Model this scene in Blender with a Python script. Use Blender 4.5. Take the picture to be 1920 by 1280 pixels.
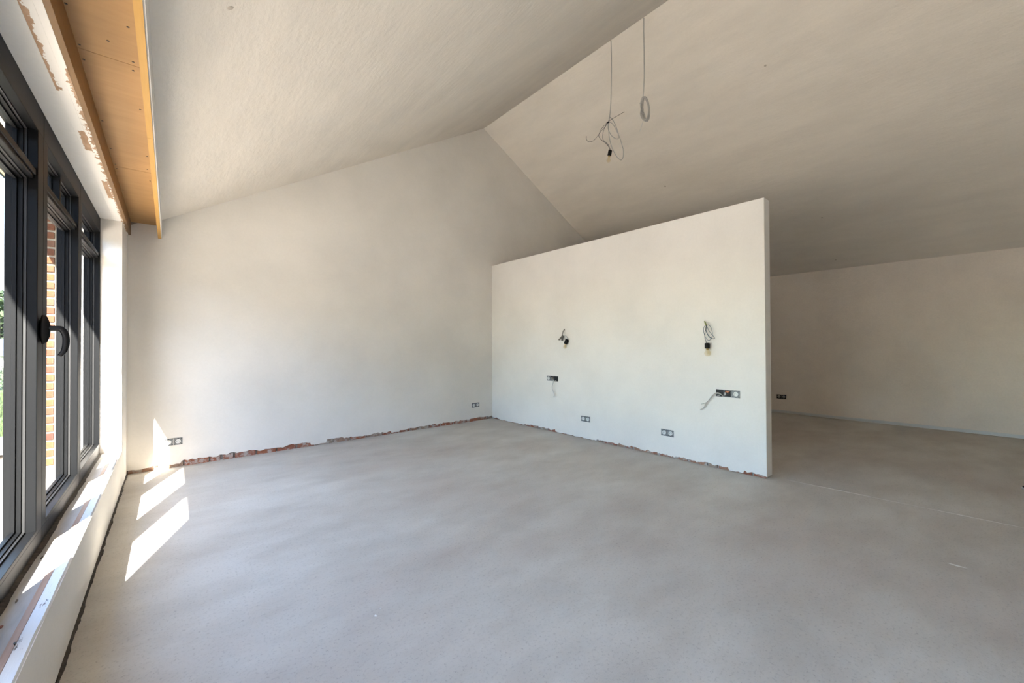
import bpy, bmesh, math, random
from mathutils import Vector, Matrix

for o in list(bpy.data.objects):
    bpy.data.objects.remove(o)
SC = bpy.context.scene
COL = SC.collection
rnd = random.Random(7)

# ------------------------------------------------------------------ camera
F = Vector((0.6484, 0.7612, 0.00908))
cam_d = bpy.data.cameras.new('camera')
cam_d.sensor_width = 36.0
cam_d.lens = 753.37 / 1920 * 36
cam_d.clip_start = 0.02
cam_d.clip_end = 500
cam = bpy.data.objects.new('camera', cam_d)
COL.objects.link(cam)
cam.location = (0, 0, 1.2)
yaw, pitch, roll = 0.70566, 0.009079, -0.005173
F = Vector((math.sin(yaw)*math.cos(pitch), math.cos(yaw)*math.cos(pitch), math.sin(pitch)))
R0 = F.cross(Vector((0, 0, 1))).normalized()
U0 = R0.cross(F)
R = math.cos(roll)*R0 + math.sin(roll)*U0
U = -math.sin(roll)*R0 + math.cos(roll)*U0
cam.rotation_euler = Matrix((R, U, -F)).transposed().to_euler()
SC.camera = cam

# ------------------------------------------------------------------ light
SUN_DIR = Vector((1.0, 2.77, -2.35)).normalized()
world = bpy.data.worlds.new('world')
SC.world = world
world.use_nodes = True
wn = world.node_tree
wn.nodes.clear()
sky = wn.nodes.new('ShaderNodeTexSky')
sky.sky_type = 'NISHITA'
sky.sun_disc = False
sky.sun_elevation = math.asin(-SUN_DIR.z)
sky.sun_rotation = math.atan2(-SUN_DIR.x, -SUN_DIR.y)
sky.air_density = 1.0
sky.dust_density = 0.4
sky.ozone_density = 1.0
bg = wn.nodes.new('ShaderNodeBackground')
bg.inputs['Strength'].default_value = 0.36
wo = wn.nodes.new('ShaderNodeOutputWorld')
wn.links.new(sky.outputs[0], bg.inputs[0])
wn.links.new(bg.outputs[0], wo.inputs[0])

sun_d = bpy.data.lights.new('sun', 'SUN')
sun_d.energy = 12.5
sun_d.angle = math.radians(0.55)
sun_d.color = (1.0, 0.93, 0.84)
sun = bpy.data.objects.new('sun', sun_d)
COL.objects.link(sun)
sun.location = (-6, -16, 14)
sun.rotation_euler = SUN_DIR.to_track_quat('-Z', 'Y').to_euler()

vs = SC.view_settings
vs.view_transform = 'Standard'
vs.look = 'None'
vs.gamma = 1.0
vs.use_curve_mapping = False
vs.exposure = 2.66

# ------------------------------------------------------------------ dimensions
LX, BY, PX, NY, PH, PT = -0.307, 5.242, 4.035, 1.258, 2.506, 0.136
RX, RZ, WX, WH = 3.887, 4.728, 8.094, 2.388
SL = 0.5774
SR = (RZ - WH) / (WX - RX)
FY = -2.6                       # wall behind the camera
SOF = 2.262                     # underside of the lintel
SILL = 0.325
WY0, WY1 = 0.74, 4.712          # window opening
VY0, VY1 = -2.20, 0.05          # unseen second opening added for daylight, behind the viewer's left shoulder
XF, XO = -0.437, -0.53          # inner and outer face of the window frame


def ceil_z(x):
    return RZ - SL*(RX - x) if x < RX else RZ - SR*(x - RX)

# ------------------------------------------------------------------ materials
MATS = {}


def nt(name):
    m = bpy.data.materials.new(name)
    m.use_nodes = True
    t = m.node_tree
    b = t.nodes['Principled BSDF']
    MATS[name] = m
    return m, t, b


def N(t, kind, **kw):
    n = t.nodes.new(kind)
    for k, v in kw.items():
        if k in n.inputs.keys():
            n.inputs[k].default_value = v
        else:
            setattr(n, k, v)
    return n


def coords(t, scale=(1, 1, 1), rot=(0, 0, 0)):
    tc = N(t, 'ShaderNodeTexCoord')
    mp = N(t, 'ShaderNodeMapping')
    mp.inputs['Scale'].default_value = scale
    mp.inputs['Rotation'].default_value = rot
    t.links.new(tc.outputs['Object'], mp.inputs[0])
    return mp.outputs[0]


def noise(t, vec, scale, detail=4, rough=0.55):
    n = N(t, 'ShaderNodeTexNoise', Scale=scale, Detail=detail, Roughness=rough)
    t.links.new(vec, n.inputs['Vector'])
    return n.outputs['Fac']


def ramp(t, fac, stops):
    r = N(t, 'ShaderNodeValToRGB')
    els = r.color_ramp.elements
    while len(els) < len(stops):
        els.new(0.5)
    for e, (p, c) in zip(els, stops):
        e.position = p
        e.color = c if len(c) == 4 else (*c, 1)
    t.links.new(fac, r.inputs[0])
    return r.outputs[0]


def mix(t, fac, a, b, mode='MIX'):
    m = N(t, 'ShaderNodeMix', data_type='RGBA', blend_type=mode)
    if isinstance(fac, float):
        m.inputs[0].default_value = fac
    else:
        t.links.new(fac, m.inputs[0])
    for i, v in ((6, a), (7, b)):
        if isinstance(v, tuple):
            m.inputs[i].default_value = (*v, 1) if len(v) == 3 else v
        else:
            t.links.new(v, m.inputs[i])
    return m.outputs[2]


def bump(t, b, fac, strength, dist=0.01):
    n = N(t, 'ShaderNodeBump', Strength=strength, Distance=dist)
    t.links.new(fac, n.inputs['Height'])
    t.links.new(n.outputs[0], b.inputs['Normal'])


def simple(name, col, rough=0.6, metal=0.0, var=0.0, scale=30.0, bmp=0.0, spec=0.5):
    m, t, b = nt(name)
    b.inputs['Roughness'].default_value = rough
    b.inputs['Metallic'].default_value = metal
    b.inputs['Specular IOR Level'].default_value = spec
    v = coords(t)
    f = noise(t, v, scale, 4)
    lo = tuple(max(0, c*(1-var)) for c in col)
    hi = tuple(min(1, c*(1+var)) for c in col)
    t.links.new(ramp(t, f, [(0.3, lo), (0.7, hi)]), b.inputs['Base Color'])
    if bmp:
        bump(t, b, f, bmp, 0.004)
    return m


def plaster(name, col, streak=(1, 1, 1), var=0.03, bmp=0.12, mott=0.5):
    m, t, b = nt(name)
    b.inputs['Roughness'].default_value = 0.92
    b.inputs['Specular IOR Level'].default_value = 0.15
    v = coords(t, streak)
    v1 = coords(t)
    big = noise(t, v, 1.3, 5, 0.6)
    fine = noise(t, v1, 55, 4, 0.7)
    lo = tuple(c*(1-2*var) for c in col)
    hi = tuple(min(1, c*(1+var)) for c in col)
    c1 = ramp(t, big, [(0.3, lo), (0.65, hi)])
    c2 = ramp(t, fine, [(0.3, (0.94, 0.94, 0.94)), (0.65, (1, 1, 1))])
    t.links.new(mix(t, mott, c1, c2, 'MULTIPLY'), b.inputs['Base Color'])
    h = N(t, 'ShaderNodeMath', operation='MULTIPLY_ADD')
    t.links.new(noise(t, v, 9, 5, 0.6), h.inputs[0])
    h.inputs[1].default_value = 2.0
    t.links.new(fine, h.inputs[2])
    bump(t, b, h.outputs[0], bmp, 0.006)
    return m


WHITE = (0.84, 0.80, 0.745)
plaster('plaster', WHITE)
plaster('plaster_ceiling', (0.85, 0.78, 0.69), (3.2, 0.9, 3.2), 0.03, 0.24)
plaster('plaster_rough', (0.90, 0.81, 0.72), (1, 1, 1), 0.04, 0.35, 0.9)
simple('mortar', (0.36, 0.33, 0.30), 0.95, var=0.3, scale=60, bmp=0.8)
simple('white_paint', (0.72, 0.72, 0.71), 0.5, var=0.02)
simple('frame_metal', (0.0042, 0.0045, 0.0052), 0.5, var=0.08, scale=200, spec=0.12)
simple('dark_recess', (0.008, 0.008, 0.009), 0.6)  # near black, paints the shade of grooves and gaps
simple('black_plastic', (0.006, 0.0055, 0.0055), 0.5, spec=0.2)
simple('foam', (0.05, 0.04, 0.032), 0.95, var=0.6, scale=60, bmp=0.6)
simple('cable_grey', (0.48, 0.46, 0.43), 0.5)
simple('cable_white', (0.62, 0.62, 0.62), 0.5)
simple('wire_dark', (0.05, 0.045, 0.045), 0.5)
simple('wire_blue', (0.045, 0.09, 0.13), 0.5)
simple('copper', (0.55, 0.22, 0.11), 0.4, 0.6)
simple('zinc', (0.22, 0.225, 0.23), 0.5, 0.2, var=0.35, scale=120)
simple('plate_black', (0.03, 0.03, 0.032), 0.5)
simple('socket_white', (0.75, 0.75, 0.73), 0.35)
simple('screw_dark', (0.03, 0.02, 0.012), 0.5)
simple('amber', (0.80, 0.68, 0.42), 0.4)
simple('brass', (0.6, 0.48, 0.25), 0.35, 0.8)
simple('connector', (0.16, 0.14, 0.11), 0.6)
simple('connector_green', (0.25, 0.28, 0.07), 0.6)
simple('stone_grey', (0.36, 0.36, 0.36), 0.8, var=0.2, scale=6, bmp=0.5)
simple('stone_pale', (0.50, 0.46, 0.40), 0.9, var=0.25, scale=5, bmp=0.5)
simple('sand', (0.50, 0.43, 0.35), 0.95, var=0.15, scale=3, bmp=0.4)
simple('deck', (0.10, 0.105, 0.115), 0.8, var=0.08, scale=8)
simple('grass', (0.045, 0.065, 0.018), 0.9, var=0.3, scale=4, bmp=0.5)
simple('leaf', (0.025, 0.042, 0.012), 0.7, var=0.5, scale=2)
simple('leaf_grey', (0.045, 0.060, 0.030), 0.7, var=0.5, scale=4)
simple('blossom', (0.75, 0.75, 0.75), 0.7)
simple('bark', (0.10, 0.07, 0.05), 0.9, var=0.3)
simple('slate', (0.05, 0.058, 0.075), 0.7, var=0.1)
simple('house_wall', (0.55, 0.52, 0.47), 0.9, var=0.05)
simple('chip_red', (0.24, 0.10, 0.07), 0.9, var=0.2)
simple('smudge_white', (0.78, 0.77, 0.75), 0.9)
simple('joint_pale', (0.66, 0.63, 0.60), 0.9)
simple('ceiling_stain', (0.60, 0.52, 0.43), 0.95, var=0.2)


def brick_mat(name, stops, rough=0.95, sc=25, smear=None):
    m, t, b = nt(name)
    b.inputs['Roughness'].default_value = rough
    oi = N(t, 'ShaderNodeObjectInfo')
    c = ramp(t, oi.outputs['Random'], stops)
    v = coords(t)
    f = noise(t, v, sc, 5, 0.65)
    c2 = ramp(t, f, [(0.3, (0.6, 0.6, 0.6)), (0.6, (1, 1, 1)), (0.8, (1.0, 0.95, 0.9))])
    c = mix(t, 0.8, c, c2, 'MULTIPLY')
    if smear:
        ad = N(t, 'ShaderNodeVectorMath', operation='ADD')
        t.links.new(v, ad.inputs[0])
        mu = N(t, 'ShaderNodeVectorMath', operation='SCALE')
        t.links.new(oi.outputs['Location'], mu.inputs[0])
        mu.inputs['Scale'].default_value = 1.0
        t.links.new(mu.outputs[0], ad.inputs[1])
        g = noise(t, ad.outputs[0], 16, 5, 0.7)
        c = mix(t, ramp(t, g, [(0.50, (0, 0, 0)), (0.58, (0.85, 0.85, 0.85))]), c, smear)
    t.links.new(c, b.inputs['Base Color'])
    bump(t, b, f, 0.6, 0.006)


brick_mat('brick_inner', [(0, (0.40, 0.15, 0.08)), (0.35, (0.33, 0.12, 0.075)), (0.6, (0.38, 0.19, 0.12)),
                          (0.8, (0.36, 0.29, 0.23)), (1, (0.42, 0.20, 0.12))], smear=(0.50, 0.45, 0.41))
brick_mat('brick_facade', [(0, (0.10, 0.028, 0.014)), (0.2, (0.15, 0.070, 0.030)), (0.4, (0.11, 0.035, 0.018)),
                           (0.6, (0.15, 0.062, 0.022)), (0.8, (0.08, 0.020, 0.011)), (1, (0.15, 0.080, 0.045))], 0.9, 18)
simple('facade_mortar', (0.30, 0.26, 0.20), 0.95, var=0.1, scale=40, bmp=0.5)


def wood_mat(name, a, b2, scale=(18, 1.0, 18), rough=0.6, contrast=(0.3, 0.7)):
    m, t, b = nt(name)
    b.inputs['Roughness'].default_value = rough
    v = coords(t, scale)
    f = noise(t, v, 2.2, 6, 0.65)
    g = noise(t, coords(t), 1.2, 3)
    c = ramp(t, f, [(contrast[0], a), (contrast[1], b2)])
    c2 = ramp(t, g, [(0.3, (0.82, 0.82, 0.82)), (0.7, (1, 1, 1))])
    t.links.new(mix(t, 1.0, c, c2, 'MULTIPLY'), b.inputs['Base Color'])
    bump(t, b, f, 0.1, 0.003)


wood_mat('plywood', (0.36, 0.20, 0.072), (0.42, 0.245, 0.095), (1.5, 9, 6))
wood_mat('board_wood', (0.22, 0.125, 0.052), (0.27, 0.155, 0.068))
wood_mat('lath_wood', (0.46, 0.25, 0.05), (0.55, 0.31, 0.075))
wood_mat('strip_wood', (0.40, 0.25, 0.18), (0.52, 0.35, 0.26), (30, 1.2, 30))
wood_mat('soffit_wood', (0.42, 0.34, 0.24), (0.50, 0.42, 0.31))
wood_mat('sill_board', (0.40, 0.38, 0.35), (0.62, 0.60, 0.58), (6, 1.0, 6), 0.7)

# torn paint on the underside board: white coat with ragged brown tears (wear with its own shape)
m, t, b = nt('torn_paint')
b.inputs['Roughness'].default_value = 0.9
sep = N(t, 'ShaderNodeSeparateXYZ')
t.links.new(coords(t), sep.inputs[0])
SX, SY = sep.outputs[0], sep.outputs[1]


def mth(op, a_, b_=None, c_=None):
    n_ = N(t, 'ShaderNodeMath', operation=op)
    for i_, v_ in enumerate((a_, b_, c_)):
        if v_ is None:
            continue
        if isinstance(v_, (int, float)):
            n_.inputs[i_].default_value = v_
        else:
            t.links.new(v_, n_.inputs[i_])
    return n_.outputs[0]


def between(v_, lo_, hi_):
    return mth('MULTIPLY', mth('GREATER_THAN', v_, lo_), mth('LESS_THAN', v_, hi_))


rag = noise(t, coords(t, (14, 7, 14)), 3.0, 6, 0.65)
# torn strip along the crack, torn fringe along the inner edge, one rectangular patch
m1 = mth('MULTIPLY', mth('LESS_THAN', mth('ADD', SX, 0.3575), mth('MULTIPLY_ADD', rag, 0.075, -0.026)), between(SY, 1.2, 2.47))
m2 = mth('MULTIPLY', mth('LESS_THAN', mth('SUBTRACT', -0.2985, SX), mth('MULTIPLY_ADD', rag, 0.085, -0.034)), between(SY, 2.25, 5.1))
jit = mth('MULTIPLY_ADD', rag, 0.09, -0.045)
m3 = mth('MULTIPLY', between(mth('MULTIPLY_ADD', jit, 0.12, SX), -0.333, -0.309), between(mth('ADD', SY, jit), 3.63, 4.02))
m4 = mth('MULTIPLY', between(mth('MULTIPLY_ADD', jit, 0.3, SX), -0.345, -0.318), between(mth('ADD', SY, jit), 2.86, 3.12))
fac = mth('MAXIMUM', mth('MAXIMUM', m1, m2), mth('MAXIMUM', m3, m4))
fine = noise(t, coords(t, (1, 0.2, 1)), 60, 4)
brown = ramp(t, fine, [(0.3, (0.36, 0.22, 0.13)), (0.7, (0.52, 0.34, 0.22))])
t.links.new(mix(t, fac, WHITE, brown), b.inputs['Base Color'])
inv = N(t, 'ShaderNodeMath', operation='SUBTRACT')
inv.inputs[0].default_value = 1.0
t.links.new(fac, inv.inputs[1])
bump(t, b, inv.outputs[0], 0.6, 0.004)

# scuffed plaster ledge: white with dark nicks
m, t, b = nt('ledge_plaster')
b.inputs['Roughness'].default_value = 0.9
v = coords(t, (30, 5, 30))
f = noise(t, v, 2.0, 6, 0.7)
t.links.new(ramp(t, f, [(0.34, (0.16, 0.14, 0.13)), (0.385, (0.78, 0.78, 0.78)), (1, (0.82, 0.82, 0.82))]), b.inputs['Base Color'])
bump(t, b, f, 0.3, 0.004)

# screed floor
m, t, b = nt('screed')
v = coords(t)
vs_ = coords(t, (0.75, 1.35, 1), (0, 0, 0.5))
n1 = noise(t, vs_, 0.8, 6, 0.6)
n2 = noise(t, vs_, 2.6, 6, 0.62)
n3 = noise(t, v, 75, 5, 0.8)
n4 = noise(t, v, 420, 2, 0.8)
c1 = ramp(t, n1, [(0.36, (0.54, 0.485, 0.435)), (0.50, (0.575, 0.537, 0.485)), (0.62, (0.63, 0.60, 0.55))])
c2 = ramp(t, n2, [(0.32, (0.87, 0.86, 0.85)), (0.58, (1, 1, 1)), (0.75, (1.0, 1.0, 1.0))])
c3 = ramp(t, n3, [(0.28, (0.50, 0.49, 0.48)), (0.46, (1, 1, 1)), (0.9, (1, 1, 1))])
c12 = mix(t, 1.0, c1, c2, 'MULTIPLY')
c123 = mix(t, 0.85, c12, c3, 'MULTIPLY')
# pale dust smears
sm = noise(t, coords(t, (1.0, 2.2, 1), (0, 0, 0.7)), 7, 6, 0.7)
dust = ramp(t, sm, [(0.70, (0, 0, 0)), (0.78, (0.25, 0.25, 0.25))])
t.links.new(mix(t, dust, c123, (0.5, 0.5, 0.5)), b.inputs['Base Color'])
b.inputs['Roughness'].default_value = 0.62
b.inputs['Specular IOR Level'].default_value = 0.35
h = N(t, 'ShaderNodeMath', operation='MULTIPLY_ADD')
t.links.new(n3, h.inputs[0])
h.inputs[1].default_value = 0.7
t.links.new(n4, h.inputs[2])
bump(t, b, h.outputs[0], 0.35, 0.004)


def glass_mat(name, tint, ior=1.5, frac=1.0):
    m = bpy.data.materials.new(name)
    m.use_nodes = True
    t = m.node_tree
    t.nodes.clear()
    tr = N(t, 'ShaderNodeBsdfTransparent', Color=(*tint, 1))
    gl = N(t, 'ShaderNodeBsdfGlossy', Roughness=0.02)
    fr = N(t, 'ShaderNodeFresnel', IOR=ior)
    ms = N(t, 'ShaderNodeMixShader')
    out = N(t, 'ShaderNodeOutputMaterial')
    # reflect only at the outer faces of the pane; the inner sides of its faces just transmit
    ge = N(t, 'ShaderNodeNewGeometry')
    sub = N(t, 'ShaderNodeMath', operation='SUBTRACT')
    sub.inputs[0].default_value = 1.0
    t.links.new(ge.outputs['Backfacing'], sub.inputs[1])
    mul = N(t, 'ShaderNodeMath', operation='MULTIPLY')
    t.links.new(fr.outputs[0], mul.inputs[0])
    t.links.new(sub.outputs[0], mul.inputs[1])
    t.links.new(mul.outputs[0], ms.inputs[0])
    t.links.new(tr.outputs[0], ms.inputs[1])
    t.links.new(gl.outputs[0], ms.inputs[2])
    t.links.new(ms.outputs[0], out.inputs[0])
    MATS[name] = m


glass_mat('window_glass', (0.93, 0.95, 0.95), 1.25)
glass_mat('bulb_glass', (0.97, 0.93, 0.84), 1.4)

# ------------------------------------------------------------------ mesh helpers


class MB:
    def __init__(self):
        self.v = []
        self.f = []

    def add(self, vs, fs):
        n = len(self.v)
        self.v += [tuple(p) for p in vs]
        self.f += [tuple(i+n for i in f) for f in fs]
        return self

    def box(self, x0, x1, y0, y1, z0, z1):
        vs = [(x, y, z) for z in (z0, z1) for y in (y0, y1) for x in (x0, x1)]
        return self.add(vs, [(0, 2, 3, 1), (4, 5, 7, 6), (0, 1, 5, 4), (2, 6, 7, 3), (0, 4, 6, 2), (1, 3, 7, 5)])

    def prism(self, poly, axis, a, b):
        """polygon (list of 2-tuples) extruded along axis from a to b"""
        def p(q, c):
            if axis == 0:
                return (c, q[0], q[1])
            if axis == 1:
                return (q[0], c, q[1])
            return (q[0], q[1], c)
        n = len(poly)
        vs = [p(q, a) for q in poly] + [p(q, b) for q in poly]
        fs = [tuple(range(n))[::-1], tuple(range(n, 2*n))]
        fs += [(i, (i+1) % n, n+(i+1) % n, n+i) for i in range(n)]
        return self.add(vs, fs)

    def tube(self, pts, r, sides=7, smooth=4, closed=False):
        pts = [Vector(p) for p in pts]
        if smooth > 1 and len(pts) > 2:
            out = []
            n = len(pts)
            for i in range(n if closed else n-1):
                if closed:
                    p0, p1, p2, p3 = pts[(i-1) % n], pts[i], pts[(i+1) % n], pts[(i+2) % n]
                else:
                    p0, p1, p2, p3 = pts[max(i-1, 0)], pts[i], pts[i+1], pts[min(i+2, n-1)]
                for k in range(smooth):
                    s = k/smooth
                    out.append(0.5*((2*p1) + (p2-p0)*s + (2*p0-5*p1+4*p2-p3)*s*s + (3*p1-p0-3*p2+p3)*s**3))
            if not closed:
                out.append(pts[-1])
            pts = out
        n = len(pts)
        tang = []
        for i in range(n):
            a = pts[(i-1) % n] if (closed or i > 0) else pts[i]
            c = pts[(i+1) % n] if (closed or i < n-1) else pts[i]
            d = (c-a)
            tang.append(d.normalized() if d.length > 1e-9 else Vector((0, 0, 1)))
        ref = Vector((1, 0, 0)) if abs(tang[0].x) < 0.8 else Vector((0, 1, 0))
        nrm = (ref - tang[0]*ref.dot(tang[0])).normalized()
        vs, fs = [], []
        for i in range(n):
            nrm = (nrm - tang[i]*nrm.dot(tang[i])).normalized()
            bi = tang[i].cross(nrm)
            rr = r(i/(n-1)) if callable(r) else r
            for k in range(sides):
                a = 2*math.pi*k/sides
                vs.append(pts[i] + rr*(math.cos(a)*nrm + math.sin(a)*bi))
        m = n if closed else n-1
        for i in range(m):
            j = (i+1) % n
            for k in range(sides):
                k2 = (k+1) % sides
                fs.append((i*sides+k, i*sides+k2, j*sides+k2, j*sides+k))
        if not closed:
            fs.append(tuple(range(sides))[::-1])
            fs.append(tuple((n-1)*sides+k for k in range(sides)))
        return self.add(vs, fs)

    def lathe(self, prof, o, axis, seg=16, cap=True):
        """profile (radius, distance along axis) turned about axis at o"""
        o, ax = Vector(o), Vector(axis).normalized()
        ref = Vector((0, 0, 1)) if abs(ax.z) < 0.8 else Vector((1, 0, 0))
        a1 = (ref - ax*ref.dot(ax)).normalized()
        a2 = ax.cross(a1)
        vs, fs = [], []
        for (r, h) in prof:
            for k in range(seg):
                a = 2*math.pi*k/seg
                vs.append(o + ax*h + r*(math.cos(a)*a1 + math.sin(a)*a2))
        for i in range(len(prof)-1):
            for k in range(seg):
                k2 = (k+1) % seg
                fs.append((i*seg+k, i*seg+k2, (i+1)*seg+k2, (i+1)*seg+k))
        if cap:
            fs.append(tuple(range(seg))[::-1])
            fs.append(tuple((len(prof)-1)*seg+k for k in range(seg)))
        return self.add(vs, fs)

    def mesh(self, name):
        me = bpy.data.meshes.new(name)
        me.from_pydata(self.v, [], self.f)
        me.validate()
        bm = bmesh.new()
        bm.from_mesh(me)
        bmesh.ops.recalc_face_normals(bm, faces=bm.faces)
        bm.to_mesh(me)
        bm.free()
        return me

    def build(self, name, mat, parent=None, smooth=False, bevel=0.0, origin=None):
        if origin is not None:
            ov = Vector(origin)
            self.v = [tuple(Vector(p)-ov) for p in self.v]
        me = self.mesh(name)
        o = bpy.data.objects.new(name, me)
        COL.objects.link(o)
        me.materials.append(MATS[mat])
        if origin is not None:
            o.location = origin
        if parent is not None:
            o.parent = parent
        if smooth:
            for p in me.polygons:
                p.use_smooth = True
        if bevel:
            md = o.modifiers.new('bevel', 'BEVEL')
            md.width = bevel
            md.segments = 2
            md.limit_method = 'ANGLE'
        return o


def tag(o, label, cat, group=None, kind=None):
    o['label'] = label
    o['category'] = cat
    if group:
        o['group'] = group
    if kind:
        o['kind'] = kind
    return o


def empty(name, loc=(0, 0, 0)):
    o = bpy.data.objects.new(name, None)
    COL.objects.link(o)
    o.location = loc
    o.empty_display_size = 0.1
    return o


def put(o, parent, origin):
    """parent o to an empty that sits at origin, keeping world placement"""
    o.parent = parent
    o.location = Vector(o.location) - Vector(origin)
    return o


# ------------------------------------------------------------------ ragged plaster walls
def sm_noise(seed):
    r = random.Random(seed)
    vals = [r.random() for _ in range(400)]

    def f(x):
        i = math.floor(x)
        s = x - i
        s = s*s*(3-2*s)
        return vals[i % 400]*(1-s) + vals[(i+1) % 400]*s
    return f


def ragged_wall(path, normals, top, low, lip):
    """Plaster skin along a plan path. top(x,y), low(s) give heights; lip is the coat thickness."""
    mb = MB()
    n = len(path)
    s = 0.0
    prev = None
    vs = []
    for (x, y), (nx, ny) in zip(path, normals):
        if prev:
            s += math.dist(prev, (x, y))
        prev = (x, y)
        z = low(s)
        vs += [(x, y, top(x, y)), (x, y, z), (x-nx*lip, y-ny*lip, z + 0.004), (x-nx*lip, y-ny*lip, top(x, y))]
    fs = []
    for i in range(n-1):
        a, b2 = i*4, (i+1)*4
        for k in range(3):
            fs.append((a+k, a+k+1, b2+k+1, b2+k))
    return mb, vs, fs


def sample(a, b2, step):
    n = max(1, int(math.dist(a, b2)/step))
    return [(a[0]+(b2[0]-a[0])*i/n, a[1]+(b2[1]-a[1])*i/n) for i in range(n+1)]


# ------------------------------------------------------------------ floor
fl = MB().box(LX-0.02, WX+0.1, FY-0.1, BY+0.15, -0.2, 0.0).build('floor', 'screed')
tag(fl, 'bare grey-brown screed floor with cloudy patches', 'floor', kind='structure')
# raised screed joint that runs on from the end of the partition
pts = []
jn = sm_noise(5)
mb = MB()
prevp = None
yy = 1.14
while yy > -2.4:
    pts.append((4.150 + (1.14-yy)*0.045 + 0.006*(jn(yy*5+40)-0.5), yy))
    yy -= 0.05
vs, fs = [], []
for (x, y) in pts:
    w = 0.0022 + 0.002*jn(y*21+90)
    vs += [(x-w, y, -0.001), (x, y, 0.0014), (x+w, y, -0.001)]
for i in range(len(pts)-1):
    a, c = i*3, (i+1)*3
    fs += [(a, a+1, c+1, c), (a+1, a+2, c+2, c+1), (a, c, c+2, a+2)]
mb.add(vs, fs)
mb.build('screed_joint', 'joint_pale', fl)

# ------------------------------------------------------------------ back wall (gable)
def gable(y0, y1, x0, x1, zlow):
    poly = [(x0, zlow), (x1, zlow), (x1, ceil_z(x1)+0.1), (RX, RZ+0.1), (x0, ceil_z(x0)+0.25)]
    return poly


nb = sm_noise(11)
nb2 = sm_noise(12)


def low_back(s):
    base = 0.034 if s < 0.42 else (0.056 if s < 1.05 else (0.050 if s < 2.0 else 0.040))
    z = base + 0.016*(nb(s*9)-0.5) + 0.016*(nb2(s*34)-0.5)
    if 1.62 < s < 1.80 or 2.62 < s < 2.74:
        z = 0.012 + 0.006*nb(s*30)
    if s > 4.36:
        z = 0.0
    return max(0.003, z)


path = sample((LX-0.02, BY), (PX+0.01, BY), 0.012) + [(WX+0.02, BY)]
mb, vs, fs = ragged_wall(path, [(0, -1)]*len(path), lambda x, y: ceil_z(x)+0.04, low_back, 0.012)
# dense columns would share one long edge; keep the ridge corner exact
i0 = None
wall_back = mb.add(vs, fs).build('wall_back', 'plaster')
tag(wall_back, 'tall white plastered gable wall with exposed bricks along its foot', 'wall', kind='structure')
# ridge cap of the plaster (between partition start and the right wall the top follows the slope)
core = MB().prism(gable(0, 0, LX-0.4, WX+0.1, -0.1), 1, BY+0.030, BY+0.25).build('mortar_bed', 'mortar', wall_back)
x = LX+0.01
k = 0
while x < PX-0.02:
    L = rnd.choice((0.19, 0.19, 0.185, 0.20, 0.09)) + rnd.uniform(-0.008, 0.008)
    if x + L > PX:
        L = PX - x - 0.005
    d = rnd.uniform(0.008, 0.016)
    mbb = MB().box(0, L, 0, 0.03, 0, 0.064)
    ob = mbb.build('brick', 'brick_inner', wall_back, bevel=0.003)
    ob.location = (x, BY+d, -0.004 + rnd.uniform(-0.004, 0.002))
    x += L + rnd.uniform(0.012, 0.022)

# ------------------------------------------------------------------ partition
np1 = sm_noise(21)
np2 = sm_noise(22)
np3 = sm_noise(23)


def low_part(s):
    z = 0.026 + 0.018*(np2(s*24)-0.5) + 0.014*(np3(s*60)-0.5)
    if np1(s*3.2) > 0.55:
        z = 0.004 + 0.010*np3(s*45)
    if s > (BY-NY) + 0.01:
        z = 0.010 + 0.008*np3(s*40)
    return max(0.002, z)


c = 0.004
path = sample((PX, BY+0.01), (PX, NY+c), 0.012)
nrm = [(-1, 0)]*len(path)
path += [(PX+c*0.3, NY+c*0.3), (PX+c, NY)]
nrm += [(-0.7, -0.7), (0, -1)]
e = sample((PX+c, NY), (PX+PT-c, NY), 0.012)[1:]
path += e
nrm += [(0, -1)]*len(e)
path += [(PX+PT-c*0.3, NY+c*0.3), (PX+PT, NY+c), (PX+PT, BY+0.01)]
nrm += [(0.7, -0.7), (1, 0), (1, 0)]
mb, vs, fs = ragged_wall(path, nrm, lambda x, y: PH, low_part, 0.010)
n = len(path)
fs.append(tuple(i*4 for i in range(n)))         # top cap
wall_part = mb.add(vs, fs).build('wall_partition', 'plaster')
tag(wall_part, 'free standing white plastered partition wall with flat top, two bare lamps and sockets', 'wall', kind='structure')
MB().box(PX+0.022, PX+PT-0.014, NY+0.022, BY, 0.0, PH-0.02).build('mortar_bed', 'mortar', wall_part)
y = NY+0.012
while y < BY-0.03:
    L = rnd.choice((0.19, 0.19, 0.185, 0.20, 0.09)) + rnd.uniform(-0.008, 0.008)
    if y + L > BY:
        L = BY - y - 0.004
    ob = MB().box(0, 0.05, 0, L, 0, 0.06).build('brick', 'brick_inner', wall_part, bevel=0.003)
    ob.location = (PX+rnd.uniform(0.008, 0.014), y, -0.004 + rnd.uniform(-0.004, 0.002))
    y += L + rnd.uniform(0.012, 0.022)

# ------------------------------------------------------------------ right wall, front wall, ceiling
wr = MB().box(WX, WX+0.25, FY-0.1, BY+0.25, -0.1, WH+0.12).build('wall_right', 'plaster_rough')
tag(wr, 'low rough plastered wall in the shaded space behind the partition', 'wall', kind='structure')
wf = MB().prism([(LX-0.4, -0.1), (WX+0.2, -0.1), (WX+0.2, WH+0.1), (RX, RZ+0.15), (LX-0.4, ceil_z(LX-0.4)+0.3)], 1, FY-0.25, FY).build('wall_front', 'plaster')
tag(wf, 'white plastered gable wall behind the viewer', 'wall', kind='structure')

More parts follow.
